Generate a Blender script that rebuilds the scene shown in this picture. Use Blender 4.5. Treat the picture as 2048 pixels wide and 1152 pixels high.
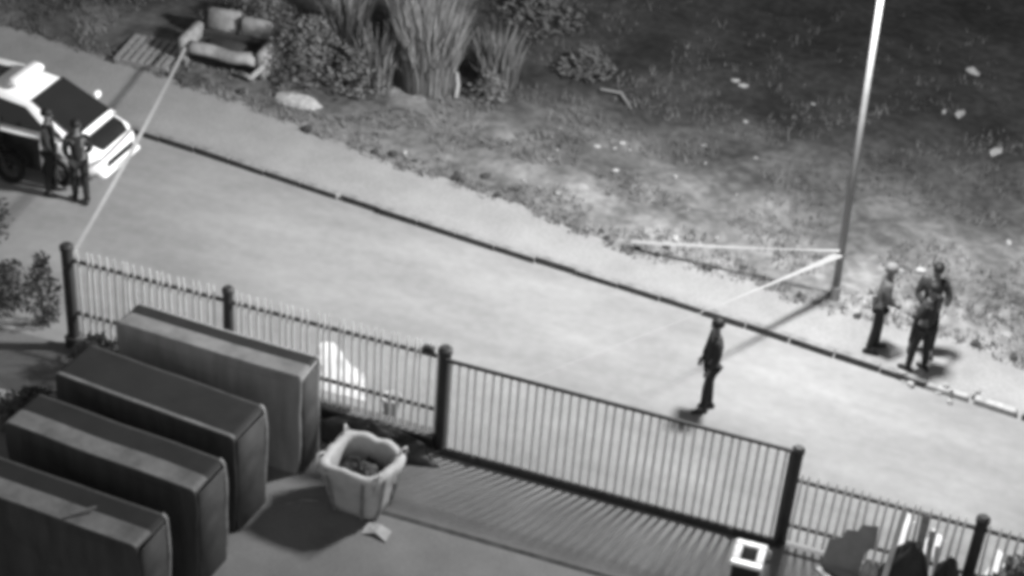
import bpy, bmesh, math, random
from mathutils import Vector, Matrix, noise
random.seed(7)
S = bpy.context.scene
for o in list(bpy.data.objects): bpy.data.objects.remove(o)

# ------------------------------------------------------------------ camera
cd = bpy.data.cameras.new('camera'); cam = bpy.data.objects.new('camera', cd); S.collection.objects.link(cam)
cd.sensor_width = 36.0; cd.lens = 63.28; cd.clip_end = 1000
CR = Vector((0.94267505, 0.32702158, 0.06648792)); CU = Vector((-0.23570391, 0.51143036, 0.82636714)); CF = Vector((-0.23623595, 0.79466715, -0.5591929))
m = Matrix((CR, CU, -CF)).transposed().to_4x4(); m.translation = Vector((7.0927, -20.6362, 17.8))
cam.matrix_world = m; S.camera = cam

# ------------------------------------------------------------------ night sky, moon, exposure
w = bpy.data.worlds.new('World'); S.world = w; w.use_nodes = True
nt = w.node_tree; nt.nodes.clear()
sky = nt.nodes.new('ShaderNodeTexSky'); sky.sky_type = 'NISHITA'; sky.sun_disc = False
sky.sun_elevation = math.radians(38); sky.sun_rotation = math.radians(160)
bw = nt.nodes.new('ShaderNodeRGBToBW'); bg = nt.nodes.new('ShaderNodeBackground'); wo = nt.nodes.new('ShaderNodeOutputWorld')
bg.inputs[1].default_value = 0.075
nt.links.new(sky.outputs[0], bw.inputs[0]); nt.links.new(bw.outputs[0], bg.inputs[0]); nt.links.new(bg.outputs[0], wo.inputs[0])
S.view_settings.view_transform = 'Standard'; S.view_settings.look = 'None'; S.view_settings.exposure = 0.0; S.view_settings.gamma = 1.0
S.view_settings.use_curve_mapping = False
S.render.engine = 'CYCLES'
S.cycles.use_denoising = True
S.cycles.pixel_filter_type = 'BLACKMAN_HARRIS'; S.cycles.filter_width = 4.7      # soft security-camera lens
S.cycles.max_bounces = 6; S.cycles.diffuse_bounces = 3; S.cycles.glossy_bounces = 2; S.cycles.transparent_max_bounces = 6
LAMP = Vector((4.92, 4.84, 8.0)); LAMP_POWER = 7000

# ------------------------------------------------------------------ materials (the camera records no colour)
MATS = {}
def mat(name, v, rough=0.85, vary=0.25, scale=4.0, bump=0.0, metal=0.0, stretch=None, spec=0.3, fine=None):
    if name in MATS: return MATS[name]
    M = bpy.data.materials.new(name); M.use_nodes = True; t = M.node_tree; b = t.nodes['Principled BSDF']
    b.inputs['Roughness'].default_value = rough; b.inputs['Metallic'].default_value = metal; b.inputs['Specular IOR Level'].default_value = spec
    tc = t.nodes.new('ShaderNodeTexCoord'); mp = t.nodes.new('ShaderNodeMapping'); t.links.new(tc.outputs['Object'], mp.inputs[0])
    if stretch: mp.inputs['Scale'].default_value = stretch
    n = t.nodes.new('ShaderNodeTexNoise'); n.inputs['Scale'].default_value = scale; n.inputs['Detail'].default_value = 6; n.inputs['Roughness'].default_value = 0.62
    t.links.new(mp.outputs[0], n.inputs['Vector'])
    r = t.nodes.new('ShaderNodeMapRange'); r.inputs['From Min'].default_value = 0.28; r.inputs['From Max'].default_value = 0.72
    r.inputs['To Min'].default_value = v*(1-vary); r.inputs['To Max'].default_value = v*(1+vary)
    t.links.new(n.outputs['Fac'], r.inputs['Value'])
    out = r.outputs[0]
    if fine:
        n2 = t.nodes.new('ShaderNodeTexNoise'); n2.inputs['Scale'].default_value = fine[0]; n2.inputs['Detail'].default_value = 4
        t.links.new(tc.outputs['Object'], n2.inputs['Vector'])
        r2 = t.nodes.new('ShaderNodeMapRange'); r2.inputs['From Min'].default_value = 0.35; r2.inputs['From Max'].default_value = 0.65
        r2.inputs['To Min'].default_value = 1-fine[1]; r2.inputs['To Max'].default_value = 1+fine[1]
        t.links.new(n2.outputs['Fac'], r2.inputs['Value'])
        mu = t.nodes.new('ShaderNodeMath'); mu.operation = 'MULTIPLY'; t.links.new(out, mu.inputs[0]); t.links.new(r2.outputs[0], mu.inputs[1]); out = mu.outputs[0]
    t.links.new(out, b.inputs['Base Color'])
    if bump:
        bp = t.nodes.new('ShaderNodeBump'); bp.inputs['Strength'].default_value = bump; bp.inputs['Distance'].default_value = 0.03
        t.links.new(n.outputs['Fac'], bp.inputs['Height']); t.links.new(bp.outputs[0], b.inputs['Normal'])
    MATS[name] = M; return M
def cloth_mat(name, v, trans):
    M = mat(name, v, 0.8, 0.12, 6.0, 0.3); t = M.node_tree; b = t.nodes['Principled BSDF']
    tr = t.nodes.new('ShaderNodeBsdfTranslucent'); tr.inputs[0].default_value = (v, v, v, 1)
    mx = t.nodes.new('ShaderNodeMixShader'); mx.inputs[0].default_value = trans
    o = t.nodes['Material Output']; t.links.new(b.outputs[0], mx.inputs[1]); t.links.new(tr.outputs[0], mx.inputs[2]); t.links.new(mx.outputs[0], o.inputs[0])
    return M
M_road = mat('worn_asphalt', 0.25, 0.9, 0.24, 0.6, 0.05, stretch=(0.5, 1.3, 1), fine=(5, 0.05))
M_pave = mat('dusty_pavement', 0.255, 0.95, 0.14, 1.1, 0.1, fine=(18, 0.09))
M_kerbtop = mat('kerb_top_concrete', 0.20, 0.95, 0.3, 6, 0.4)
M_kerbshade = mat('kerb_face_shade', 0.062, 0.9, 0.3, 5, 0.4)
M_yard = mat('yard_concrete', 0.165, 0.9, 0.22, 0.8, 0.08, fine=(20, 0.07))
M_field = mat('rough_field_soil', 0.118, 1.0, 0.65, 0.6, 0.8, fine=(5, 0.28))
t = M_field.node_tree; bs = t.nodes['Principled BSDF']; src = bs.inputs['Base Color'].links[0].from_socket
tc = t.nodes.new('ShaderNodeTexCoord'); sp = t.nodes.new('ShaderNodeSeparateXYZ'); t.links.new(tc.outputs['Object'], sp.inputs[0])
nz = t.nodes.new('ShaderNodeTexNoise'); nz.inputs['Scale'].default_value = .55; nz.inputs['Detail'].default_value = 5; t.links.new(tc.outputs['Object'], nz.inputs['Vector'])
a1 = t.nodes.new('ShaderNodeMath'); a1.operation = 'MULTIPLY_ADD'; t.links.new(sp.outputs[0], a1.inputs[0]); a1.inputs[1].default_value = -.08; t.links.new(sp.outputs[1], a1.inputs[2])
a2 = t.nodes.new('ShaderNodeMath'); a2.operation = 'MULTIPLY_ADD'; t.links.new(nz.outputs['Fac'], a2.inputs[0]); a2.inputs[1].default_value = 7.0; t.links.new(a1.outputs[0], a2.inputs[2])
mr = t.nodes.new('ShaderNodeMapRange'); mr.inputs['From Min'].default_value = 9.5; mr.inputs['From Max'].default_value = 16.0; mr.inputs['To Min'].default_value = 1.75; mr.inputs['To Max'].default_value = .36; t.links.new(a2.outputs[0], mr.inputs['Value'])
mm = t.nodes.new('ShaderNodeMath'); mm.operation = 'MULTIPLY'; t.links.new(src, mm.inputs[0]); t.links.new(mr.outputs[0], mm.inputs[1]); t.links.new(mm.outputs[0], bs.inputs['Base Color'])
M_path = mat('bare_path_dust', 0.155, 1.0, 0.5, 1.3, 0.4, fine=(9, 0.25))
M_wild = mat('outer_ground_soil', 0.08, 1.0, 0.5, 0.6, 0.5)
M_grass = mat('dry_grass_blades', 0.135, 0.9, 0.6, 0.8)
M_leaf = mat('dark_leaf', 0.085, 0.7, 0.5, 3)
M_leafp = mat('pale_leaf', 0.10, 0.7, 0.5, 3)
M_stem = mat('dry_stem', 0.22, 0.9, 0.3, 6)
M_fence = mat('galvanised_bar', 0.75, 0.55, 0.2, 3, 0, 0.0)
M_rail = mat('dark_rail_steel', 0.04, 0.6, 0.3, 4)
M_post = mat('dark_post_paint', 0.035, 0.6, 0.3, 3, 0.2)
M_wall = mat('low_wall_block', 0.03, 0.95, 0.3, 3, 0.4)
M_cope = mat('wall_coping', 0.12, 0.9, 0.3, 4, 0.3)
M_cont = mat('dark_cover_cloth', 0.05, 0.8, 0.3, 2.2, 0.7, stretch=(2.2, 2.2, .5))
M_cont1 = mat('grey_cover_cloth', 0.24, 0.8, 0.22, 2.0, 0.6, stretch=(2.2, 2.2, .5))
M_cont0 = mat('end_shade_tone', 0.048, 0.7, 0.5, 1.8, 0.2)
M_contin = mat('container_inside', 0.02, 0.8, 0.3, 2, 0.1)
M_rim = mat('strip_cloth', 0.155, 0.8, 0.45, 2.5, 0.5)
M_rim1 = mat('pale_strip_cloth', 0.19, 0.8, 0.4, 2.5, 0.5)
M_flange = mat('worn_flange', 0.18, 0.6, 0.4, 5, 0.1)
M_bag = cloth_mat('woven_white_bag', 0.40, 0.04)
M_bagin = mat('bag_contents', 0.07, 1.0, 0.6, 9, 0.6)
M_white = mat('white_paint', 0.82, 0.3, 0.04, 2, 0, spec=0.5)
M_glass = mat('dark_car_glass', 0.018, 0.08, 0.1, 2, 0, spec=0.5)
M_black = mat('black_paint', 0.018, 0.35, 0.2, 3, 0, spec=0.5)
M_tyre = mat('tyre_rubber', 0.02, 0.9, 0.2, 8, 0.2)
M_chrome = mat('bright_metal', 0.5, 0.3, 0.15, 5, 0, 0.9)
M_grey = mat('mid_grey_plastic', 0.16, 0.6, 0.2, 4)
M_tape = mat('barrier_tape_plastic', 0.30, 0.5, 0.12, 12)
M_tape1 = mat('dull_tape_plastic', 0.27, 0.6, 0.12, 12)
M_pole = mat('pole_galvanised', 0.19, 0.5, 0.18, 3, 0.05)
M_skin = mat('skin', 0.12, 0.6, 0.1, 10)
M_hair = mat('black_hair', 0.012, 0.6, 0.3, 30)
M_jack = mat('dark_jacket', 0.02, 0.85, 0.3, 12, 0.4)
M_jack2 = mat('charcoal_jacket', 0.024, 0.85, 0.3, 12, 0.4)
M_shirtp = mat('grey_shirt', 0.08, 0.85, 0.25, 12, 0.4)
M_trou = mat('dark_trousers', 0.022, 0.9, 0.3, 12, 0.4)
M_shoe = mat('black_shoe', 0.015, 0.5, 0.2, 12)
M_cap = mat('pale_cap', 0.15, 0.8, 0.1, 12)
M_stone = mat('pale_rubble', 0.32, 0.95, 0.35, 8, 0.6)
M_dstone = mat('dark_rubble', 0.05, 0.95, 0.4, 8, 0.6)
M_litter = mat('pale_litter', 0.42, 0.7, 0.2, 6, 0.2)
M_sofa = mat('worn_upholstery', 0.22, 0.95, 0.35, 5, 0.4)
M_sofad = mat('torn_dark_lining', 0.035, 0.95, 0.4, 5, 0.4)
M_wood = mat('weathered_wood', 0.23, 0.9, 0.35, 5, 0.2, stretch=(1, 6, 6))
M_card = mat('cardboard', 0.24, 0.9, 0.15, 4, 0.1)
M_tarp = mat('black_tarpaulin', 0.025, 0.55, 0.4, 4, 0.6)
M_sheet = cloth_mat('white_plastic_sheet', 0.9, 0.8)
M_lamp = bpy.data.materials.new('lamp_diffuser'); M_lamp.use_nodes = True
_b = M_lamp.node_tree.nodes['Principled BSDF']; _b.inputs['Emission Color'].default_value = (1, 1, 1, 1); _b.inputs['Emission Strength'].default_value = 20

# ------------------------------------------------------------------ mesh helpers
class MB:
    def __init__(s): s.v = []; s.f = []
    def add(s, vs, fs):
        k = len(s.v); s.v += [tuple(x) for x in vs]; s.f += [[i+k for i in q] for q in fs]; return s
    def box(s, x0, x1, y0, y1, z0, z1, bev=0.0, mtx=None):
        if bev <= 0:
            vs = [(x, y, z) for z in (z0, z1) for x, y in ((x0, y0), (x1, y0), (x1, y1), (x0, y1))]
            fs = [(3,2,1,0),(4,5,6,7),(0,1,5,4),(1,2,6,5),(2,3,7,6),(3,0,4,7)]
        else:
            b = min(bev, (x1-x0)*.45, (y1-y0)*.45, (z1-z0)*.45); vs = []
            for z, i in ((z0, b), (z0+b, 0), (z1-b, 0), (z1, b)):
                X0, X1, Y0, Y1 = x0+i, x1-i, y0+i, y1-i
                vs += [(X0+b,Y0,z),(X1-b,Y0,z),(X1,Y0+b,z),(X1,Y1-b,z),(X1-b,Y1,z),(X0+b,Y1,z),(X0,Y1-b,z),(X0,Y0+b,z)]
            fs = [tuple(range(7,-1,-1)), tuple(range(24,32))]
            for r in range(3):
                for i in range(8):
                    j = (i+1) % 8; fs.append((r*8+i, r*8+j, r*8+8+j, r*8+8+i))
        if mtx: vs = [mtx @ Vector(v) for v in vs]
        return s.add(vs, fs)
    def tube(s, pts, rad, n=8, cap=True):
        pts = [Vector(p) for p in pts]; rs = rad if isinstance(rad, (list, tuple)) else [rad]*len(pts)
        vs = []; fs = []; up = None
        for i, p in enumerate(pts):
            d = (pts[min(i+1, len(pts)-1)] - pts[max(i-1, 0)]).normalized()
            if up is None: up = Vector((0,0,1)) if abs(d.z) < .9 else Vector((1,0,0))
            a = d.cross(up).normalized(); up = a.cross(d).normalized()
            for k in range(n):
                t = 2*math.pi*k/n; vs.append(p + (a*math.cos(t) + up*math.sin(t))*rs[i])
        for i in range(len(pts)-1):
            for k in range(n):
                j = (k+1) % n; fs.append((i*n+k, i*n+j, (i+1)*n+j, (i+1)*n+k))
        if cap: fs += [tuple(range(n-1,-1,-1)), tuple(range((len(pts)-1)*n, len(pts)*n))]
        return s.add(vs, fs)
    def lathe(s, prof, n=20, mtx=None, cap=True):
        vs = []; fs = []
        for r, z in prof:
            for k in range(n):
                t = 2*math.pi*k/n; vs.append(Vector((r*math.cos(t), r*math.sin(t), z)))
        for i in range(len(prof)-1):
            for k in range(n):
                j = (k+1) % n; fs.append((i*n+k, i*n+j, (i+1)*n+j, (i+1)*n+k))
        if cap: fs += [tuple(range(n-1,-1,-1)), tuple(range((len(prof)-1)*n, len(prof)*n))]
        if mtx: vs = [mtx @ v for v in vs]
        return s.add(vs, fs)
    def loft(s, rings, closed=True, cap=True):
        n = len(rings[0]); vs = [v for r in rings for v in r]; fs = []
        for i in range(len(rings)-1):
            for k in range(n if closed else n-1):
                j = (k+1) % n; fs.append((i*n+k, i*n+j, (i+1)*n+j, (i+1)*n+k))
        if cap and closed: fs += [tuple(range(n-1,-1,-1)), tuple(range((len(rings)-1)*n, len(rings)*n))]
        return s.add(vs, fs)
    def plate(s, quad, th=0.012):     # a quad given real thickness along its normal
        q = [Vector(p) for p in quad]; nrm = (q[1]-q[0]).cross(q[-1]-q[0]).normalized()*th; k = len(q)
        return s.add(q + [p - nrm for p in q], [tuple(range(k)), tuple(range(2*k-1, k-1, -1))] + [((i+1) % k, i, k+i, k+(i+1) % k) for i in range(k)])
    def mesh(s, name, material, smooth=False):
        me = bpy.data.meshes.new(name); me.from_pydata(s.v, [], s.f); me.materials.append(material)
        bm = bmesh.new(); bm.from_mesh(me); bmesh.ops.recalc_face_normals(bm, faces=bm.faces); bm.to_mesh(me); bm.free()
        if smooth:
            me.polygons.foreach_set('use_smooth', [True]*len(me.polygons))
        return me
    def build(s, name, material, parent=None, smooth=False):
        return link(name, s.mesh(name, material, smooth), parent)
def link(name, data, parent=None, loc=None):
    o = bpy.data.objects.new(name, data); S.collection.objects.link(o)
    if parent: o.parent = parent
    if loc is not None: o.location = loc
    return o
def tag(o, label, cat, group=None):
    o['label'] = label; o['category'] = cat
    if group: o['group'] = group
    return o
def thing(name, label, cat, loc=(0,0,0), rz=0.0, group=None):
    o = link(name, None); o.location = loc; o.rotation_euler = (0, 0, rz); o.empty_display_size = 0.2
    return tag(o, label, cat, group)
def struct(name, me, parent=None):
    o = link(name, me, parent)
    if not parent: o['kind'] = 'structure'
    return o
def R(a, ax='Z'): return Matrix.Rotation(a, 4, ax)
def T(x, y, z): return Matrix.Translation((x, y, z))

# ------------------------------------------------------------------ ground, road, pavement, field
def kerb_y(x): return 5.56 - 0.117*x + 0.03*math.sin(x*.6)
VEG = [(-60,12.6),(-20,10.4),(-8.59,8.63),(-6.59,8.2),(-3.93,7.51),(-1.56,7.2),(1.13,6.45),(3.49,6.37),(4.89,6.16),(7.09,6.17),(8.39,5.88),(20,4.9),(60,1.6)]
def veg_y(x):
    for (a, b), (c, d) in zip(VEG, VEG[1:]):
        if x <= c: return b + (d-b)*(x-a)/(c-a) + 0.14*noise.noise((x*1.3, 3.1, 0)) + 0.08*noise.noise((x*4.1, 8.1, 0))
    return VEG[-1][1]
def fz(x, y):      # height of the field
    e = max(0.0, min(1.0, (y - veg_y(x))/1.2))
    return 0.135 + e*(0.16*noise.noise((x*.35, y*.35, 1)) + 0.10*noise.noise((x*1.1, y*1.1, 2)) + 0.05*noise.noise((x*3.0, y*3.0, 4)) + 0.10)
struct('ground', MB().add([(-150,-150,-.03),(150,-150,-.03),(150,150,-.03),(-150,150,-.03)], [(0,1,2,3)]).mesh('ground', M_wild))
xs = [-60, -40, -25] + [-18 + .4*i for i in range(91)] + [25, 40, 60]
b = MB(); b.loft([[(x, 0.0, 0.0) for x in xs], [(x, kerb_y(x)+.08, 0.0) for x in xs]], closed=False); struct('road', b.mesh('road', M_road))
b = MB(); rows = [-1, 0, .25, .5, .75, 1]
b.loft([[(x, kerb_y(x)+.13 + (veg_y(x)+.25-kerb_y(x)-.13)*max(r, 0) - (.12 if r < 0 else 0), (0.122 + 0.012*noise.noise((x*1.4, r*3, 5))) if r >= 0 else -.01) for x in xs] for r in rows], closed=False)
struct('pavement', b.mesh('pavement', M_pave, True))
b = MB(); b.add([(-60,-40,.002),(60,-40,.002),(60,-.001,.002),(-60,-.001,.002)], [(0,1,2,3)]); yard = struct('driveway', b.mesh('driveway', M_yard))
b = MB(); b.box(-.6, 9.5, -1.80, -1.72, .006, .010); struct('drain_slot', b.mesh('drain_slot', mat('slot_dark', .05, .9, .5, 6)))
# field
xs2 = [-60,-45,-32,-24] + [-18 + .22*i for i in range(150)] + [16,18,22,28,38,60]
us = [0]; st = .16
while us[-1] < 60: us.append(us[-1] + st); st *= 1.035 if us[-1] > 9 else 1.012
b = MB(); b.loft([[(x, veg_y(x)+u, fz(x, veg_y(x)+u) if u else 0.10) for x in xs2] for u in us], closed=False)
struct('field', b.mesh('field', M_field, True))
# bare trodden path climbing through the field
b = MB(); rr = []
for i in range(60):
    t = i/59; cx = -4.25 - 2.0*t - .4*math.sin(t*5); cy = 9.3 + 8.2*t; hw = .55 + .3*noise.noise((t*6, 1, 1)) + .35*t
    rr.append([(cx + hw*s + .12*noise.noise((t*25, s*4, 3)), cy, fz(cx+hw*s, cy) + .02 - .06*(abs(s) > .99)) for s in (-1,-.7,-.35,0,.35,.7,1)])
b.loft(rr, closed=False); struct('path', b.mesh('path', M_path, True))
# kerb of separate stones
kerb = link('kerb', None); kerb['kind'] = 'structure'
x = -22.0; km = MB().box(0, .775, 0, .13, -.02, .134, .004).mesh('kerb_stone', M_kerbtop); km.materials.append(M_kerbshade); kp = MB().box(0, .70, 0, .14, -.02, .115, .012).mesh('kerb_stone', M_stone)
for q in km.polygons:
    if q.normal.y < -.5: q.material_index = 1  # shade on the road-side face, painted as a darker colour
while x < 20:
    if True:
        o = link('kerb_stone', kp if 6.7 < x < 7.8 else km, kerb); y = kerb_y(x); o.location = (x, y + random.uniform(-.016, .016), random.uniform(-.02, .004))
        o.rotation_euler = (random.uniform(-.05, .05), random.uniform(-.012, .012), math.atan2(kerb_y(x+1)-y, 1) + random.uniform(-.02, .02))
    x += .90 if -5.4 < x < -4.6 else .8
# grass over the field: nobody could count it
b = MB(); n = 0
while n < 9000:
    x = random.uniform(-15, 12); y = veg_y(x) + abs(random.gauss(0, 1))*4.5 - .05
    if noise.noise((x*.7, y*.7, 9)) < -.05 and y > veg_y(x)+.35: continue
    if abs(x - (-4.25 - 2*(y-9.3)/8.2)) < .55 and 9.2 < y < 17.5: continue
    n += 1; z = fz(x, y) - .02; h = random.uniform(.05, .16)*(1.7 if random.random() < .12 else 1)
    for k in range(3):
        a = random.uniform(0, 6.28); dx, dy = math.cos(a), math.sin(a); l = random.uniform(.3, .9)*h; ww = random.uniform(.008, .02)
        px, py = x + random.uniform(-.06, .06), y + random.uniform(-.06, .06)
        b.add([(px - dy*ww, py + dx*ww, z), (px + dy*ww, py - dx*ww, z), (px + dx*l, py + dy*l, z + h)], [(0,1,2)])
g = link('grass', b.mesh('grass', M_grass)); g['kind'] = 'stuff'; g['label'] = 'short dry grass and weeds over the rough field'; g['category'] = 'grass'

# ------------------------------------------------------------------ street lamp
lp = thing('street_lamp', 'tall thin pale street lamp pole at the edge of the field', 'street lamp', (4.98, 6.54, .10))
top = Vector((-.30, 0, 7.95))
MB().tube([(0,0,0), top*.5, top], [.070, .055, .042], 14).build('pole', M_pole, lp, True)
MB().lathe([(.13,0),(.13,.02),(.09,.03),(.085,.3),(.078,.32)], 14).build('base_collar', M_pole, lp)
L0 = LAMP - Vector((4.98, 6.54, .10))
MB().tube([top + Vector((0,0,-.1)), top + Vector((.02,-.15,.2)), top + Vector((.2,-.7,.36)), Vector((L0.x, L0.y+.25, L0.z+.2))], .03, 10).build('arm', M_pole, lp, True)
hd = MB().loft([[Vector((L0.x + wx*sx, L0.y + yy, L0.z + .14 + zz*sz)) for sx, sz in ((-1,0),(-.8,1),(.8,1),(1,0))] for yy, wx, zz in ((.34,.05,.06),(.2,.12,.1),(-.2,.14,.09),(-.4,.07,.04))]).build('lamp_head', M_grey, lp)
MB().box(L0.x-.1, L0.x+.1, L0.y-.3, L0.y+.15, L0.z+.10, L0.z+.138).build('diffuser', M_lamp, hd)
ld = bpy.data.lights.new('street_light', 'SPOT'); ld.energy = LAMP_POWER; ld.spot_size = math.radians(172); ld.spot_blend = 0.35; ld.shadow_soft_size = 0.55
ld.color = (1, 1, 1)
# street optics throw more light up and down the road than straight down
ld.use_nodes = True; t_ = ld.node_tree; em = t_.nodes['Emission']
gm_ = t_.nodes.new('ShaderNodeNewGeometry'); sx_ = t_.nodes.new('ShaderNodeSeparateXYZ'); t_.links.new(gm_.outputs['Incoming'], sx_.inputs[0])
p2 = t_.nodes.new('ShaderNodeMath'); p2.operation = 'POWER'; ab = t_.nodes.new('ShaderNodeMath'); ab.operation = 'ABSOLUTE'; t_.links.new(sx_.outputs[0], ab.inputs[0]); t_.links.new(ab.outputs[0], p2.inputs[0]); p2.inputs[1].default_value = 3.0
ma = t_.nodes.new('ShaderNodeMath'); ma.operation = 'MULTIPLY_ADD'; t_.links.new(p2.outputs[0], ma.inputs[0]); ma.inputs[1].default_value = 3.2; ma.inputs[2].default_value = 1.0
t_.links.new(ma.outputs[0], em.inputs['Strength'])
lo = link('street_light', ld, lp); lo.location = L0 + Vector((0, 0, .05)); lo['kind'] = 'helper'

# ------------------------------------------------------------------ fences and gate
wall = thing('low_wall', 'low dark block wall under the palisade fence beside the bulk bag', 'wall')
MB().box(-6.55, -.1, -.08, .10, -.02, .20, .01).build('wall_body', M_wall, wall)
xw = -6.55
while xw < -.15:
    x1 = min(xw + .62, -.1); MB().box(xw+.006, x1-.006, -.11, .13, .202, .25, .008).build('coping_stone', M_cope, wall); xw = x1
def fence(name, label, x0, x1, zb, zr, zt, posts, pitch, low, cat='fence', lean=.6):
    f = thing(name, label, cat)
    mt = .0
    pal = MB().loft([[(-.019,-.006,zb),(.019,-.006,zb),(.019,.006,zb),(-.019,.006,zb)],[(-.019,-.006,zr+.04),(.019,-.006,zr+.04),(.019,.006,zr+.04),(-.019,.006,zr+.04)],[(-.003,-.005,zt),(.003,-.005,zt),(.003,.005,zt),(-.003,.005,zt)]]).mesh('paling', M_fence)
    x = x0 + .1
    while x < x1 - .06:
        if all(abs(x-p) > .11 for p, *_ in posts):
            o = link('paling', pal, f); o.location = (x + random.uniform(-.006, .006), -.03, random.uniform(-.012, .012)); o.rotation_euler = (0, random.gauss(0, .012), random.uniform(-.25, .25))
        x += pitch
    for z in low + [zr]:
        MB().box(x0, x1, -.022, .025, z-.028, z+.028, .004).build('rail', M_rail, f)
    for p, h, r in posts:
        q = MB().lathe([(r*1.02,-.05),(r,.3),(r*.97,h-.06),(r*.9,h-.02),(r*.6,h)], 14).build('post', M_post, f, True); q.location = (p, 0, 0)
        MB().lathe([(r*1.12,h-.09),(r*1.14,h-.02),(r*.7,h+.02)], 14).build('post_cap', M_post, q).location = (0,0,0)
    return f
fence('palisade_fence', 'spiked pale palisade fence with dark posts on the low wall behind the covered crates', -6.42, -.02, .28, 1.73, 1.98, [(-6.42, 2.0, .10), (-3.60, 1.98, .085), (.0, 1.92, .10)], .124, [.72])
fence('palisade_fence', 'shorter spiked palisade fence behind the junk heap, past the gate', 5.44, 15.0, .08, 1.20, 1.36, [(5.42, 1.78, .085), (8.13, 1.42, .09), (11.2, 1.42, .09), (14.9, 1.42, .09)], .125, [.35])
gate = thing('sliding_gate', 'long driveway gate of pale upright bars with dark bottom rail', 'gate', (0, -.13, 0))
bar = MB().box(-.021, .021, -.010, .010, .14, 1.77, .004).mesh('bar', M_fence)
for i in range(39):
    o = link('bar', bar, gate); o.location = (.16 + i*.1345 + random.uniform(-.007, .007), random.uniform(-.004,.004), 0); o.rotation_euler = (0, random.gauss(0, .004), random.uniform(-.25, .25))
MB().box(.06, 5.36, -.025, .025, 1.775, 1.825, .005).build('top_rail', M_rail, gate)
MB().box(.06, 5.36, -.03, .03, .03, .135, .005).build('bottom_rail', M_rail, gate)
for x in (.06, 5.32): MB().box(x-.003, x+.043, -.027, .027, .136, 1.774, .004).build('end_stile', M_rail, gate)
MB().box(-.05, 5.45, -.05, .05, .004, .028, .003).build('ground_track', M_rail, gate)
for x in (.6, 4.7): MB().lathe([(.06,-.012),(.06,.012)], 12, T(x, 0, .085) @ R(math.pi/2,'X') @ T(0,0,.05)).build('roller', M_rail, gate)
sn = thing('gate_sensor', 'small dark sensor box on the fence rail next to the gate post', 'sensor', (-.26, -.03, 1.76))
MB().box(-.09, .09, -.05, .06, 0, .13, .015).build('housing', M_post, sn); MB().box(-.02,.02,-.02,.03,-.035,-.001).build('bracket', M_rail, sn); MB().lathe([(.03,0),(.03,.02)],10,T(.0,-.05,.07)@R(math.pi/2,'X')).build('lens', M_glass, sn)

# ------------------------------------------------------------------ barrier tape
def tape(pts, label, sag=.08, wd=.07, edge=False, w1=1.0, M_t=None):
    b = MB(); P0 = [Vector(p) for p in pts]; n = 48; r1 = []
    for i in range(n+1):
        t = i/n; p = P0[0].lerp(P0[1], t); p.z -= sag*4*t*(1-t)
        tw = 1.45 + .35*math.sin(t*6); side = Vector((0,0,1))*math.cos(tw) + (P0[1]-P0[0]).cross(Vector((0,0,1))).normalized()*math.sin(tw)
        if edge:
            ax = (P0[1]-P0[0]).normalized(); ld_ = LAMP - p; ld_ = (ld_ - ax*ld_.dot(ax)).normalized(); side = Matrix.Rotation(-.8 + .15*math.sin(t*9), 3, ax) @ ld_
        off = (P0[1]-P0[0]).cross(side).normalized()*.0015; s2 = side*wd/2*(1 + (w1-1)*min(1, t*2.2))
        r1.append([p-s2-off, p+s2-off, p+s2+off, p-s2+off])
    b.loft(r1); o = b.build('barrier_tape', M_t or M_tape); return tag(o, label, 'tape', 'barrier tape across the road')
tape([(4.93, 6.46, 1.12), (1.34, -.13, 1.83)], 'pale barrier tape stretched from the lamp pole across the road to the gate', .05, .15, False, .06, M_tape1)
tape([(4.92, 6.46, 1.2), (1.20, 6.55, .32)], 'pale loose tape trailing from the lamp pole down to the field edge', .03)
tape([(-9.27, 9.36, .62), (-6.42, -.1, 1.62)], 'pale tape strung from the junked sofa over the road past the white car', .10, .07, True)

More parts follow.
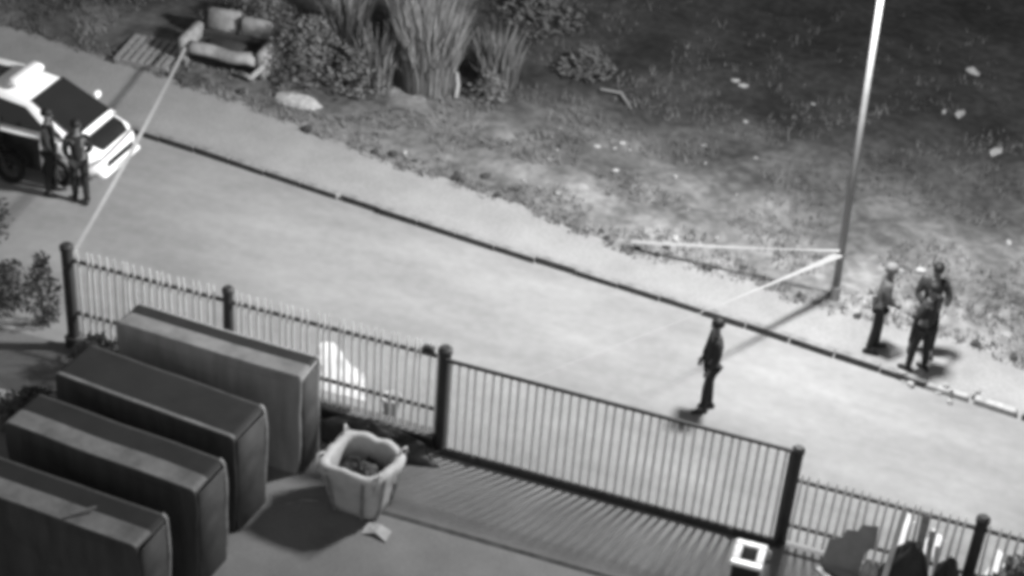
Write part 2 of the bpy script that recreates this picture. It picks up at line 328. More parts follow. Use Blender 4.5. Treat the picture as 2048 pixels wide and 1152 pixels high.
# ------------------------------------------------------------------ tall covered crates with rounded shoulders, in a row
def crate(x0, x1, y0, y1, h, label, rz=0.0, lid=.34, M_side=None, M_lid=None, rc=.085):
    c = thing('covered_crate', label, 'crate', ((x0+x1)/2, (y0+y1)/2, .004), rz, 'row of tall covered crates')
    a, d = (x1-x0)/2, (y1-y0)/2; M_side = M_side or M_cont; M_lid = M_lid or M_rim
    def contour(off, zlow=.0, n=7):
        r = rc + off; A = a + off; H = h + off; pts = []
        pts += [(-A+.03*(1-t), t) for t in [zlow + (H-r-zlow)*k/6 for k in range(6)]]
        pts += [(-A + r - r*math.cos(q), H - r + r*math.sin(q)) for q in [math.pi/2*k/n for k in range(n+1)]]
        pts += [(-A + r + (2*A-2*r)*k/10, H - .006*math.sin(math.pi*k/10)) for k in range(1, 10)]
        pts += [(A - r + r*math.sin(q), H - r + r*math.cos(q)) for q in [math.pi/2*k/n for k in range(n+1)]]
        pts += [(A-.03*(1-t), t) for t in [zlow + (H-r-zlow)*k/6 for k in range(5, -1, -1)]]
        return pts
    ph = x0*7 + y0*3
    def w_(x, y, z): return (x + .035*noise.noise((x*.9+ph, y*2, z*1.6)), y + .018*noise.noise((x*1.3, y+ph, z*1.3)), z)
    rings = []
    for y, off in ((-d, -.012), (-d+.012, 0), (-d+.09, 0), (0, 0), (d-.09, 0), (d-.012, 0), (d, -.012)): rings.append([w_(x, y, z) for x, z in contour(off)])
    b = MB(); b.loft(rings, cap=False)
    for rg, yy in ((rings[0], -d), (rings[-1], d)):     # soft front and back faces, closed by inner rings
        cx = [(p[0]*.0, yy + .02*noise.noise((p[0], ph, p[2])), p[2]*.0) for p in rg]; prev = rg
        for f in (.8, .55, .3, .05):
            cur = [(p[0]*f, p[1] - (1 if yy < 0 else -1)*(.03*math.sin(f*3+p[0]*1.1) - .02), h*.5 + (p[2]-h*.5)*f) for p in rg]; b.loft([prev, cur], cap=False); prev = cur
        b.add(prev, [tuple(range(len(prev)))])
    b.build('body', M_side, c, True)
    def band(nm, ya, yb, off, m_, lo=.0, part=None):
        o_, i_ = contour(off, lo), contour(off-.05, lo)
        if part: o_, i_ = o_[part[0]:part[1]], i_[part[0]:part[1]]
        rr = [[w_(px, ya, pz), w_(px, yb, pz), w_(qx, yb, qz), w_(qx, ya, qz)] for (px, pz), (qx, qz) in zip(o_, i_)]
        b2 = MB(); b2.loft(rr); b2.build(nm, m_, c)
    n_ = len(contour(0))
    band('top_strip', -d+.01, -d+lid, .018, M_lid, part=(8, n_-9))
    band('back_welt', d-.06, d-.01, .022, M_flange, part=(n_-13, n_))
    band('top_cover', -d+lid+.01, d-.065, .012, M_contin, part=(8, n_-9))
    MB().box(a-.04, a+.035, -d+.05, d-.075, .01, h-rc*.9, .03).build('end_shade_panel', M_cont0, c, True)  # added panel, its dark colour paints shade over the lamp-lit crate end
    return c
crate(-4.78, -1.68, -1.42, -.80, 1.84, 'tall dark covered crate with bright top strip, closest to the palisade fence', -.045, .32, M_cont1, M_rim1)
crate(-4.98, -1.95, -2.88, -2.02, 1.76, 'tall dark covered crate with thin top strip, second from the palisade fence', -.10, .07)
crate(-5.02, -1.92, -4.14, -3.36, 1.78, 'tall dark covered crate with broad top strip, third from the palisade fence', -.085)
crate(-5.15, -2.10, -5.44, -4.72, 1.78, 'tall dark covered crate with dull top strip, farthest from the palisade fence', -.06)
tag(MB().tube([(-1.62,-2.2,.02),(-1.45,-2.0,.02),(-1.2,-1.93,.02),(-1.12,-1.98,.02)], .018, 6).build('loose_rope', M_flange), 'short pale rope end on the ground between crates and bulk bag', 'rope')
tag(MB().tube([(-3.2,-5.36,1.84),(-2.95,-5.12,1.85)], .022, 6).build('short_stick', M_flange), 'short pale stick lying on the farthest covered crate', 'stick')

# ------------------------------------------------------------------ bulk bag
bagt = thing('bulk_bag', 'open white woven bulk bag half full, standing on the driveway', 'bag', (-.62, -1.68, .004), -.12)
def ring(a, d, z, e=.30, n=40, wob=.0, ph=0):
    out = []
    for k in range(n):
        t = 2*math.pi*k/n; c, s = math.cos(t), math.sin(t); p = 4.6
        rr = (abs(c/a)**p + abs(s/d)**p)**(-1/p); rr *= 1 + wob*noise.noise((c*2.2+ph, s*2.2, z*3))
        out.append((rr*c, rr*s, z + wob*.5*noise.noise((c*3+ph, s*3, z*3+4))))
    return out
b = MB(); b.loft([ring(.34,.30,0), ring(.40,.35,.04,wob=.04), ring(.43,.39,.18,wob=.10,ph=2), ring(.46,.41,.34,wob=.14,ph=5), ring(.48,.44,.5,wob=.12), ring(.51,.46,.64,wob=.15,ph=1), ring(.54,.50,.82,wob=.12), ring(.52,.47,.91,wob=.12), ring(.43,.38,.90,wob=.09), ring(.40,.35,.84,wob=.08), ring(.41,.36,.6,wob=.05), ring(.41,.36,.3,wob=.04)])
b.build('bag_body', M_bag, bagt, True)
b = MB(); b.loft([ring(.395,.345,.45), ring(.33,.28,.58,wob=.3,ph=3), ring(.2,.17,.66,wob=.5,ph=5), ring(.05,.05,.70,wob=.5)]); b.build('bag_contents', M_bagin, bagt, True)
for sx, sy, ax in ((1,1,0),(1,-1,0),(-1,-1,0),(-1,1,0),(1,1,1),(1,-1,1),(-1,-1,1),(-1,1,1)):
    q = [(.30*sx, .50*sy) if ax else (.54*sx, .26*sy)][0]; k = (1, .94, .98, 1.01)
    b = MB(); b.loft([[(q[0]*kk + (.03*e if ax else 0), q[1]*kk + (0 if ax else .03*e), z) for e in (-1, 1)] + [(q[0]*kk*1.03 + (.03*e if ax else 0), q[1]*kk*1.03 + (0 if ax else .03*e), z) for e in (1, -1)] for z, kk in ((.02,.74),(.3,.84),(.6,.92),(.86,1.0))]); b.build('webbing_strap', M_flange, bagt)
for sx, sy in ((1,1),(1,-1),(-1,-1),(-1,1)):
    b = MB(); b.tube([(sx*.42,sy*.40,.62),(sx*.50,sy*.46,.86),(sx*.52,sy*.40,.99),(sx*.47,sy*.3,.98),(sx*.49,sy*.28,.84),(sx*.5,sy*.3,.62)], .018, 6); b.build('lifting_loop', M_bag, bagt, True)
tag(MB().loft([[(-.34+.2*i, -2.32+.05*math.sin(i*2)+.22*j, .012+.05*abs(math.sin(i*1.7+j*2.1))) for i in range(3)] + [(-.34+.2*i, -2.32+.05*math.sin(i*2)+.22*j, .006+.04*abs(math.sin(i*1.7+j*2.1))) for i in (2,1,0)] for j in range(2)]).build('pale_rag', M_stone), 'crumpled pale rag on the driveway at the foot of the bulk bag', 'rag')

# ------------------------------------------------------------------ gate motor box
gm = thing('gate_motor', 'squat gate motor box with white rimmed top and black lid panel', 'gate motor', (5.11, -1.05, .004), .03)
MB().box(-.20,.20,-.24,.24,.0,.46,.03).build('housing', M_black, gm)
b = MB()
for q in ((-.23,.23,-.27,-.15),(-.23,.23,.15,.27),(-.23,-.11,-.149,.149),(.11,.23,-.149,.149)): b.box(*q, .462, .53, .015)
b.build('top_rim', M_white, gm); MB().box(-.108,.108,-.147,.147,.462,.505,.01).build('lid_panel', M_tyre, gm)
tag(MB().lathe([(.05,0),(.055,.12),(.02,.15)],10).build('white_jar', M_litter), 'tiny white jar on the ground between gate motor and gate post', 'jar').location = (5.32, -.45, .004)

# ------------------------------------------------------------------ white sheet, bucket, tyre at the low wall
b = MB(); rr = []
for i in range(13):
    u = i/12; xx = -2.08 + .76*u; zt = 1.30 + .45*min(u, .25) - .72*max(0, u-.25)
    rr.append([(xx + .07*noise.noise((u*5, j*.7, 1)), +.10 + .03*(1-j/8) + .045*noise.noise((u*6, j*.9, 2)) , .40 + (zt-.40)*j/8) for j in range(9)])
b.loft(rr, closed=False)
tag(b.build('plastic_sheet', M_sheet, None, True), 'white crumpled plastic sheet hung on the fence behind the nearest covered crate', 'sheet')
bk = thing('plastic_bucket', 'small pale bucket outside the fence, behind the black sheeting heap', 'bucket', (-.92, -.0, .25))
bk.location = (-1.0, .42, .002)
MB().lathe([(.10,0),(.105,.01),(.15,.36),(.165,.365),(.165,.39),(.145,.39),(.10,.03),(.0001,.03)], 20).build('bucket_body', M_litter, bk, True)
MB().tube([(.155*math.cos(t), .02, .36 - .10*math.sin(t)) for t in [math.pi*i/10 for i in range(11)]], .006, 6).build('bucket_handle', M_grey, bk)
# ------------------------------------------------------------------ junk beside the shorter fence
cb = thing('cardboard_sheet', 'torn grey cardboard sheet leaning on the shorter fence', 'cardboard', (6.42, -.3, .01)); cb.scale = (.85,)*3
b = MB(); out = [(-.40,0),(.26,0),(.28,.42),(.42,.62),(.40,.98),(.12,.93),(.08,.80),(-.10,.78),(-.14,.62),(-.36,.52)]
b.add([(x, .02+.22*z, z) for x, z in out] + [(x, .032+.22*z, z) for x, z in out], [tuple(range(10)), tuple(range(19,9,-1))] + [((i+1)%10, i, 10+i, 10+(i+1)%10) for i in range(10)]); b.build('sheet', M_card, cb)
MB().plate([(-.36,-.02,.02),(.22,-.3,.012),(.24,-.02,.03),(-.3,.01,.05)],.01).build('folded_flap', M_card, cb)
for i, (x, y, l) in enumerate(((6.74,-.33,'with its cap missing'),(6.86,-.36,'between two others'),(6.98,-.33,'next to the tarpaulin heap'))):
    q = thing('plastic_jug', 'white plastic jug in front of the shorter fence, ' + l, 'jug', (x, y, .004), i*1.3, 'white jugs by the junk heap'); q.scale = (1.5, 1.5, 1.5)
    MB().lathe([(.045,0),(.055,.02),(.055,.17),(.03,.23),(.02,.25)],12).build('jug_body', M_litter, q, True); MB().tube([(.05,0,.16),(.085,0,.17),(.085,0,.09),(.053,0,.07)],.009,6).build('jug_handle', M_litter, q)
    if i: MB().lathe([(.024,.251),(.024,.275)],10).build('cap', M_grey, q)
def heap(name, label, cat, cx, cy, a, d, h, material, ph, z0=0.0):
    b = MB(); rr = []
    for j in range(12):
        t = j/11; k = math.cos(t*math.pi/2)**.55
        rr.append([(a*max(k,.02)*math.cos(u)*(1+.28*noise.noise((math.cos(u)*1.6+ph, math.sin(u)*1.6, t*2))), d*max(k,.02)*math.sin(u)*(1+.28*noise.noise((math.cos(u)*1.6+ph, math.sin(u)*1.6, t*2+7))), z0 + h*t*(1+.15*noise.noise((math.cos(u)*2+ph, math.sin(u)*2, t*3))) + .03*noise.noise((u*3, t*6, ph))) for u in [2*math.pi*i/26 for i in range(26)]])
    b.loft(rr); o = b.build(name, material, None, True); o.location = (cx, cy, 0); return tag(o, label, cat)
heap('sheeting_heap', 'long low heap of black sheeting against the low wall behind the bulk bag', 'sheeting', -1.0, -.40, 1.05, .29, .46, M_tarp, 2.2)
heap('tarpaulin_heap', 'tall black tarpaulin heap with boards against the shorter fence', 'tarpaulin', 7.28, -.42, .38, .27, .98, M_tarp, 3.3)
heap('rubbish_sack', 'bulging black rubbish sack beside the tarpaulin heap near the short post', 'sack', 7.84, -.40, .26, .22, .88, M_tarp, 8.1)
pc = thing('plastic_crate', 'pale slatted crate in front of the tarpaulin heap', 'crate', (6.92, -.72, .004), .5)
for z in (.02, .10, .18):
    for y in (-.13, .13): MB().box(-.2, .2, y-.008, y+.008, z, z+.05).build('long_slat', M_stone, pc)
    for x in (-.2, .2): MB().box(x-.008, x+.008, -.12, .12, z, z+.05).build('short_slat', M_stone, pc)
MB().box(-.19, .19, -.12, .12, .0, .018).build('crate_floor', M_tarp, pc)
pt = thing('paint_tin', 'small pale tin beside the rubbish sack and the short dark post', 'tin', (8.02, -.72, .004))
MB().lathe([(.085,0),(.09,.01),(.088,.2),(.092,.21),(.08,.205),(.01,.2)],16).build('tin_body', M_litter, pt); MB().tube([(.09*math.cos(t), 0, .17+.09*math.sin(t)) for t in [math.pi*i/8 for i in range(9)]], .005, 5).build('tin_handle', M_grey, pt)
def board(label, p0, p1, wd, material):
    a, c = Vector(p0), Vector(p1); d = c-a; q = d.to_track_quat('Z','Y').to_matrix().to_4x4(); q.translation = a
    o = MB().box(-wd/2, wd/2, -.012, .012, 0, d.length, .003, q).build('leaning_board', material); return tag(o, label, 'board', 'boards leaning on the shorter fence')
board('white narrow board leaning on the shorter fence above the tarpaulin heap', (6.98,-1.0,.02), (7.06,-.06,1.24), .085, M_litter)
board('grey board leaning on the shorter fence beside the white board', (7.42,-.78,.02), (7.36,-.06,1.24), .12, M_wood)
board('pale short board leaning between tarpaulin heap and rubbish sack', (7.58,-.72,.02), (7.50,-.07,1.0), .09, M_stone)
board('white short board leaning between rubbish sack and short dark post', (7.72,-.72,.02), (7.62,-.07,.75), .07, M_litter)
for (xa, xb, za, zb, lab) in ((6.98, 7.14, .45, 1.15, 'narrow white plastic strip hung outside the shorter fence above the tarpaulin heap'), (7.40, 7.62, .40, .95, 'wide white plastic strip hung outside the shorter fence above the rubbish sack'), (8.35, 8.55, .35, .9, 'white plastic strip hung outside the shorter fence past the short dark post')):
    b = MB(); b.loft([[(xa + (xb-xa)*i/5 + .10*(j/6) + .03*noise.noise((i*.8, j*.5, xa)), .06 + .03*noise.noise((i*.9, j*.7, xa*3)) + .03*(1-j/6), za + (zb-za)*j/6 - .04*i*(j == 6)) for j in range(7)] for i in range(6)], closed=False)
    tag(b.build('plastic_strip', M_sheet, None, True), lab, 'plastic', 'plastic strips on the shorter fence')
pk = MB().box(-.22,.22,-.05,.05,0,.03,.005).build('loose_plank', M_litter); pk.location = (6.22,-.52,.006); pk.rotation_euler.z = -.75; tag(pk, 'pale loose plank lying on the ground below the cardboard sheet', 'plank')

# ------------------------------------------------------------------ shrubs
def shrub(name, label, x, y, z, rad, h, n, leaf, stems=6, lsz=.06, cat='shrub', pale=M_stem, group=None):
    s = thing(name, label, cat, (x, y, z), 0, group); b = MB()
    for k in range(n):
        t = random.random(); a = random.uniform(0, 6.28); r = rad*math.sqrt(random.random())*(.45+.75*math.sin(min(1, t*1.1+.1)*math.pi))
        r *= 1 + .4*noise.noise((math.cos(a)*2+x, math.sin(a)*2+y, t*3)); c = Vector((r*math.cos(a), r*math.sin(a), .05 + t*h))
        u = Vector((random.gauss(0,1), random.gauss(0,1), random.gauss(0,.6))).normalized(); v = u.orthogonal().normalized(); l = lsz*random.uniform(.6,1.5)
        b.add([c - u*l, c + v*l*.4, c + u*l, c - v*l*.4], [(0,1,2,3)])
    b.build('foliage', leaf, s)
    for k in range(stems):
        a = random.uniform(0, 6.28); r = rad*random.uniform(.2,.9); hh = h*random.uniform(.6,1.05)
        MB().tube([(0.05*math.cos(a),.05*math.sin(a),-.05),(r*.5*math.cos(a), r*.5*math.sin(a), hh*.55),(r*math.cos(a), r*math.sin(a), hh)], [.016,.012,.005], 5).build('stem', pale, s)
    return s
def F(x, y): return (x, y, fz(x, y) - .02)
shrub('wild_shrub', 'dark scrubby bush with pale bare stems beside the junked sofa', *F(-6.75, 10.0), .75, 1.25, 1500, M_leaf, 9)
shrub('wild_shrub', 'dark low bush growing behind the junked sofa', *F(-8.4, 11.2), .85, .8, 1200, M_leaf, 5)
shrub('wild_shrub', 'thin weedy bush between the scrubby bush and the bare path', *F(-5.6, 9.9), .55, .9, 750, M_leafp, 8)
shrub('wild_shrub', 'small dark bush beside the stump on the bare path edge', *F(-3.0, 10.6), .35, .6, 350, M_leafp, 5)
shrub('wild_shrub', 'small dark bush standing alone deep in the field behind the bent stick', *F(-1.5, 12.5), .5, .7, 500, M_leaf, 4)
shrub('wild_shrub', 'dim spreading bush at the far end of the bare path', *F(-3.2, 14.6), .9, .8, 700, M_leafp, 4)
shrub('garden_shrub', 'dark upright shrub outside the far end post of the palisade fence', -7.15, .35, 0, .26, 1.35, 650, M_leaf, 5, .05)
shrub('garden_shrub', 'dark bushy shrub inside the palisade fence behind the crate row', -5.75, -.45, 0, .42, .6, 800, M_leaf, 5)
shrub('garden_shrub', 'low black shrub at the end of the crate row, inside the fence', -6.0, -1.95, 0, .55, .45, 900, M_leaf, 5)
shrub('garden_shrub', 'leafy dark shrub at the roadside near the white car', -9.75, 2.1, 0, .7, .9, 1100, M_leaf, 6)
shrub('garden_shrub', 'leafy shrub against the shorter fence beyond the short dark post', 8.75, -.45, 0, .38, 1.15, 800, M_leafp, 6)
shrub('garden_shrub', 'thin weed clump outside the fence end near the upright shrub', -8.1, .7, 0, .45, .35, 220, M_leaf, 7, .05, pale=M_leaf)
def reeds(label, x, y, n, rad, h, material):
    s_ = thing('reed_clump', label, 'reeds', F(x, y), 0, 'tall dry reeds in the field'); b = MB()
    for k in range(n):
        a = random.uniform(0, 6.28); r = rad*math.sqrt(random.random()); bx, by = r*math.cos(a), r*math.sin(a); hh = h*random.uniform(.45, 1.1); lx, ly = bx*.5 + random.gauss(0, .06)*hh, by*.5 + random.gauss(0, .06)*hh
        t = random.uniform(0, 3.14); ux, uy = math.cos(t)*.016, math.sin(t)*.016
        b.add([(bx-ux, by-uy, -.03), (bx+ux, by+uy, -.03), (bx+lx*.4+ux, by+ly*.4+uy, hh*.6), (bx+lx*.4-ux, by+ly*.4-uy, hh*.6), (bx+lx*1.3, by+ly*1.3, hh)], [(0,1,2,3), (3,2,4)])
    b.build('blades', material, s_)
    for k in range(4):
        a = random.uniform(0, 6.28); MB().tube([(0,0,-.03), (rad*.4*math.cos(a), rad*.4*math.sin(a), h*.6), (rad*.8*math.cos(a), rad*.8*math.sin(a), h*1.05)], [.018,.014,.006], 5).build('stem', M_stem, s_)
M_reed = mat('dry_reed', 0.18, 0.9, 0.35, 2)
reeds('tallest pale reed clump on the bare path', -4.35, 10.6, 600, .50, 2.0, M_reed)
reeds('pale reed clump close behind the tallest reeds', -5.2, 12.0, 320, .45, 1.7, M_reed)
reeds('dark reed clump between the scrubby bush and the tallest reeds', -5.35, 10.2, 260, .35, 1.3, M_grass)
reeds('thin reed clump on the stump side of the bare path', -3.1, 11.4, 200, .4, 1.3, M_grass)
reeds('sparse reed clump above the scrubby bush', -6.6, 11.6, 220, .45, 1.5, M_grass)
shrub('garden_shrub', 'dark tangled shrub outside the fence end, on the road edge', -8.0, .55, 0, .5, .8, 700, M_leaf, 8, .05, pale=M_leaf)
shrub('garden_shrub', 'small dark weed between the tarpaulin heap and the rubbish sack', 7.58, -.72, 0, .2, .5, 260, M_leaf, 4, .05)
tag(MB().box(-.3,.3,-.16,.16,0,.16,.03).build('white_block', M_stone), 'pale concrete block on the ground past the crate row', 'block').location = (-6.75, -1.75, .004)

# ------------------------------------------------------------------ rubble and litter
ORD = 'first second third fourth fifth sixth seventh eighth ninth tenth eleventh twelfth thirteenth fourteenth fifteenth sixteenth seventeenth eighteenth nineteenth twentieth twenty-first twenty-second twenty-third twenty-fourth twenty-fifth twenty-sixth'.split()
def rank_labels(group, text, key):
    for i, o in enumerate(sorted([o for o in S.objects if o.get('group') == group], key=key)): o['label'] = text % ORD[i]
def rock_mesh(seed, material, jag=.35):
    bm = bmesh.new(); bmesh.ops.create_icosphere(bm, subdivisions=1, radius=1)
    for v in bm.verts: v.co *= 1 + jag*noise.noise(v.co*1.7 + Vector((seed*3.1, seed, 0)))*1.6
    me = bpy.data.meshes.new('rock'); bm.to_mesh(me); bm.free(); me.materials.append(material); return me
RK = [rock_mesh(i, M_stone) for i in range(4)]; DK = [rock_mesh(i+9, M_dstone) for i in range(4)]
def rock(name, x, y, s, label, cat, group, meshes, flat=.6, dz=None):
    o = link(name, random.choice(meshes)); o.scale = (s*random.uniform(.8,1.3), s*random.uniform(.7,1.1), s*flat)
    o.rotation_euler = (random.uniform(-.3,.3), random.uniform(-.3,.3), random.uniform(0,6.28)); o.location = (x, y, (fz(x,y) if dz is None else dz) + s*flat*.35); tag(o, label, cat, group)
for i in range(12):
    x = random.uniform(6.4, 8.2); y = kerb_y(x) + random.gauss(.02, .09)
    rock('rubble_chunk', x, y, random.uniform(.04, .10), 'pale chunk of broken kerb lying along the gap in the kerb', 'rubble', 'broken kerb rubble', RK, .6, .0 if y < kerb_y(x) else .12)
for i in range(24):
    x = random.uniform(-8, 9); y = veg_y(x) + abs(random.gauss(0, .25)) + .0
    rock('dark_clod', x, y, random.uniform(.05, .13), 'dark clod of earth along the edge between field and pavement', 'clod', 'earth clods along the field edge', DK)
for i in range(16):
    x = random.uniform(-2, 3); y = random.uniform(7.2, 11.2)
    rock('field_stone', x, y, random.uniform(.03, .08), 'small pale stone scattered in the rough field', 'stone', 'stones in the field', RK)
for x, y, s in [(-2.02,12.7,.16),(1.45,13.85,.12),(1.66,13.7,.14),(6.16,16.64,.24),(7.08,13.07,.22),(6.18,14.5,.2),(5.84,14.33,.10),(.17,9.04,.09),(.01,10.11,.09),(-.43,9.83,.09),(1.31,9.33,.10),(2.06,12.13,.08),(1.87,7.21,.12),(-3.78,7.91,.08),(3.2,13.53,.07),(6.3,8.0,.13),(7.7,9.6,.12),(8.2,10,.1),(-.1,9.95,.07),(.2,9.95,.06)]:
    s *= .85; b = MB(); k = 7; ph = random.random()*9
    ringp = [(s*math.cos(6.283*i/k)*(1+.9*noise.noise((i*2.1, ph, 0))), s*.7*math.sin(6.283*i/k)*(1+.9*noise.noise((i*1.7, ph, 5)))) for i in range(k)]
    b.add([(px, py, .02+.35*s*abs(noise.noise((px*9, py*9, ph)))) for px, py in ringp] + [(0,0,s*.55)] + [(px*.9, py*.9, 0) for px, py in ringp], [(i, (i+1)%k, k) for i in range(k)] + [(i, k+1+i, k+1+(i+1)%k, (i+1)%k) for i in range(k)] + [tuple(range(2*k,k,-1))])
    o = b.build('litter_scrap', M_litter); o.location = (x, y, fz(x, y)+.01); o.rotation_euler.z = ph; tag(o, 'crumpled pale litter scrap lying in the rough field', 'litter', 'litter scraps in the field')
rank_labels('broken kerb rubble', '%s chunk of broken kerb along the kerb gap, counted from the standing pair', lambda o: o.location.x)
rank_labels('earth clods along the field edge', '%s dark clod of earth along the field edge, counted from the sofa', lambda o: o.location.x)
rank_labels('stones in the field', '%s small pale stone in the field, counted outward from the lamp pole', lambda o: (o.location - Vector((4.98, 6.54, .1))).length)
rank_labels('litter scraps in the field', '%s crumpled pale litter scrap in the field, counted outward from the lamp pole', lambda o: (o.location - Vector((4.98, 6.54, .1))).length)
x, y = -.76, 11.83
tag(MB().tube([(x-.25,y+.1,fz(x,y)+.10),(x+.2,y+.05,fz(x,y)+.14),(x+.55,y-.35,fz(x,y)+.05)], [.03,.035,.02], 6).build('bent_stick', M_stem), 'bent pale branch lying in the middle of the field', 'branch')
x, y = -3.9, 10.5
st = thing('tree_stump', 'dark broken stump with pale split side at the bare path', 'stump', F(x, y))
MB().lathe([(.13,0),(.10,.15),(.09,.45),(.06,.55)],10).build('stump_body', M_dstone, st, True); MB().tube([(.22,-.05,0),(.24,-.02,.35),(.2,0,.62)],[.05,.045,.03],7).build('split_piece', M_stone, st)
x, y = -6.6, 8.95
o = heap('dirt_mound', 'low pale mound of dirt in front of the scrubby bush', 'mound', x, y, .55, .25, .16, M_stone, 5.5, .10); o.location.z = .06

# ------------------------------------------------------------------ junked sofa and pallet
so = thing('junked_sofa', 'broken pale sofa dumped on the verge beside a pallet', 'sofa', (-8.52, 9.9, .16), .06)
MB().box(-.78,.78,-.42,.40,.16,.34,.04).build('seat_base', M_sofad, so)
b = MB(); b.loft([[(-.76+1.5*i/10, -.40-.04*math.sin(i*1.1)+ .17*math.cos(t), .42+.03*math.sin(i*.9)-.05*i/10 + .13*math.sin(t)) for t in [6.283*k/12 for k in range(12)]] for i in range(11)]); b.build('seat_roll', M_sofa, so, True)
for s, n in ((-1,''),(1,'')):
    q = MB().box(s*.40-.36, s*.40+.36, .22, .42, .50, .98 - .07*(s > 0), .045, R(-.25 + .1*s,'X')).build('back_cushion', M_sofa, so, True); q.location = (0, .06, .03 + .04*(s<0)); q.rotation_euler = (0, .05*s, .04*s)
    MB().box(s*.87-.10, s*.87+.10, -.5, .42, .0+.02, .64, .04).build('armrest', M_sofa, so, True)
MB().box(-.76,.76,.30,.42,.2,.5,.03).build('back_frame', M_sofad, so)
for sx, sy in ((-.8,-.5),(.74,-.56),(-.8,.36),(.8,.36)): MB().tube([(sx,sy,-.06),(sx*1.0,sy,.16)],[.025,.04],8).build('leg', M_flange, so)
b = MB(); b.tube([(.42,-.55,.14),(.72,-.62,.10),(.92,-.5,.34)],[.06,.07,.05],8); b.build('torn_stuffing', M_stone, so, True)
MB().box(-.5,.3,-.2,.2,.345,.44,.05).build('seat_cushion', M_sofad, so, True)
pl = thing('wooden_pallet', 'weathered wooden pallet lying flat between white car and junked sofa', 'pallet', (-10.15, 9.45, .15), .05)
for i in range(7): MB().box(-.6+.175*i, -.6+.175*i+.125, -.55, .55, .122, .145, .004).build('deck_board', M_wood, pl)
for y in (-.5,0,.5): MB().box(-.58,.60,y-.045,y+.045,.0,.120,.004).build('bearer', M_wood, pl)
pl.rotation_euler = (.06, 0, .08)

# ------------------------------------------------------------------ white car
def make_wheel(parent, x, y, r, wd, side):
    wl = MB().lathe([(r*.62,-wd/2),(r*.93,-wd/2),(r,-wd*.3),(r,wd*.3),(r*.93,wd/2),(r*.62,wd/2),(r*.6,0),(r*.62,-wd/2)], 24, R(math.pi/2,'X'), False).build('wheel', M_tyre, parent, True); wl.location = (x, y, r)
    rim = MB().lathe([(r*.6,-.02),(r*.6,.03),(r*.5,.045)], 20, R(math.pi/2,'X') @ T(0,0,-side*wd*.0)).build('rim', M_grey, wl)
    for k in range(5):
        a = k*1.2566; MB().tube([(0,-side*0.0+side*.05,0),(r*.56*math.cos(a), side*.055, r*.56*math.sin(a))],.022,5).build('spoke', M_chrome, wl)
car = thing('white_car', 'white car with dark windscreen and dark bonnet parked by the kerb', 'car', (-10.58, 5.12, 0), -0.02)
# local +x is the nose; stations: x, half width, z bottom, z shoulder, z top of deck
ST = [(-2.05,.62,.45,.80,.95),(-1.95,.76,.32,.92,1.02),(-1.4,.84,.24,.98,1.04),(0,.86,.22,.96,1.03),(1.0,.85,.24,.93,1.02),(1.55,.83,.28,.86,.97),(1.95,.76,.30,.74,.88),(2.12,.62,.34,.66,.76),(2.18,.5,.40,.58,.62)]
b = MB(); b.loft([[(x,-hw*.9,zb),(x,-hw,zb+.15),(x,-hw,zs-.05),(x,-hw*.93,zs+.02),(x,-hw*.75,zt),(x,hw*.75,zt),(x,hw*.93,zs+.02),(x,hw,zs-.05),(x,hw,zb+.15),(x,hw*.9,zb)] for x,hw,zb,zs,zt in ST])
b.build('body', M_white, car, True)
CT = [(-1.95,.66,.98,.60,1.06),(-1.55,.76,1.0,.58,1.50),(-.9,.78,1.0,.58,1.60),(-.1,.78,1.0,.57,1.60),(.68,.77,1.0,.55,1.52),(1.70,.72,.94,.62,.96)]
b = MB(); b.loft([[(x,-a,z0),(x,-(a+c)/2-.02,(z0+z1)/2),(x,-c-.03,z1-.06),(x,-c+.05,z1),(x,c-.05,z1),(x,c+.03,z1-.06),(x,(a+c)/2+.02,(z0+z1)/2),(x,a,z0)] for x,a,z0,c,z1 in CT]); b.build('cabin', M_white, car, True)
MB().plate([(.705,-.52,1.53),(1.63,-.62,1.02),(1.63,.62,1.02),(.705,.52,1.53)], -.016).build('windscreen', M_glass, car)
MB().plate([(-1.62,-.48,1.49),(-1.96,-.55,1.12),(-1.96,.55,1.12),(-1.62,.48,1.49)], .016).build('rear_window', M_glass, car)
for s in (-1, 1):
    for q in ([(.64,.655,1.44),(1.18,.765,1.05),(.02,.80,1.05),(.04,.64,1.50)], [(-.04,.64,1.50),(-.06,.80,1.05),(-1.35,.79,1.06),(-1.15,.64,1.49)]):
        pts = [(x, s*y, z) for x, y, z in q]; MB().plate(pts, .014*s).build('side_window', M_glass, car)
    for wx in (-1.28, 1.32): make_wheel(car, wx, s*.76, .32, .20, s)
    mr = MB().box(1.12,1.24,s*.90-.08,s*.90+.08,1.02,1.17,.03).build('mirror', M_white, car, True); MB().tube([(1.18,s*.74,1.04),(1.18,s*.86,1.06)],.02,6).build('mirror_arm', M_black, mr)
    MB().plate([(2.0,s*.44,.74),(2.155,s*.44,.62),(2.04,s*.70,.62),(1.93,s*.70,.74)], .02*s).build('headlight', M_chrome, car)
    for q in ([(1.0,.30,.93),(-.02,.26,.94)], [(-.06,.26,.94),(-.95,.26,.95)]):
        (xa, za, zb), (xc, zc, zd) = q; MB().plate([(xa, s*.868, za), (xc, s*.874, zc), (xc, s*.872, zd), (xa, s*.862, zb)], .016*s).build('door', M_black, car)  # unlit side of the white car painted in as black doors
    for hx in (-.2,-.85): MB().box(hx-.08,hx+.08,s*.885-.012,s*.885+.012,.86,.89,.005).build('door_handle', M_black, car)
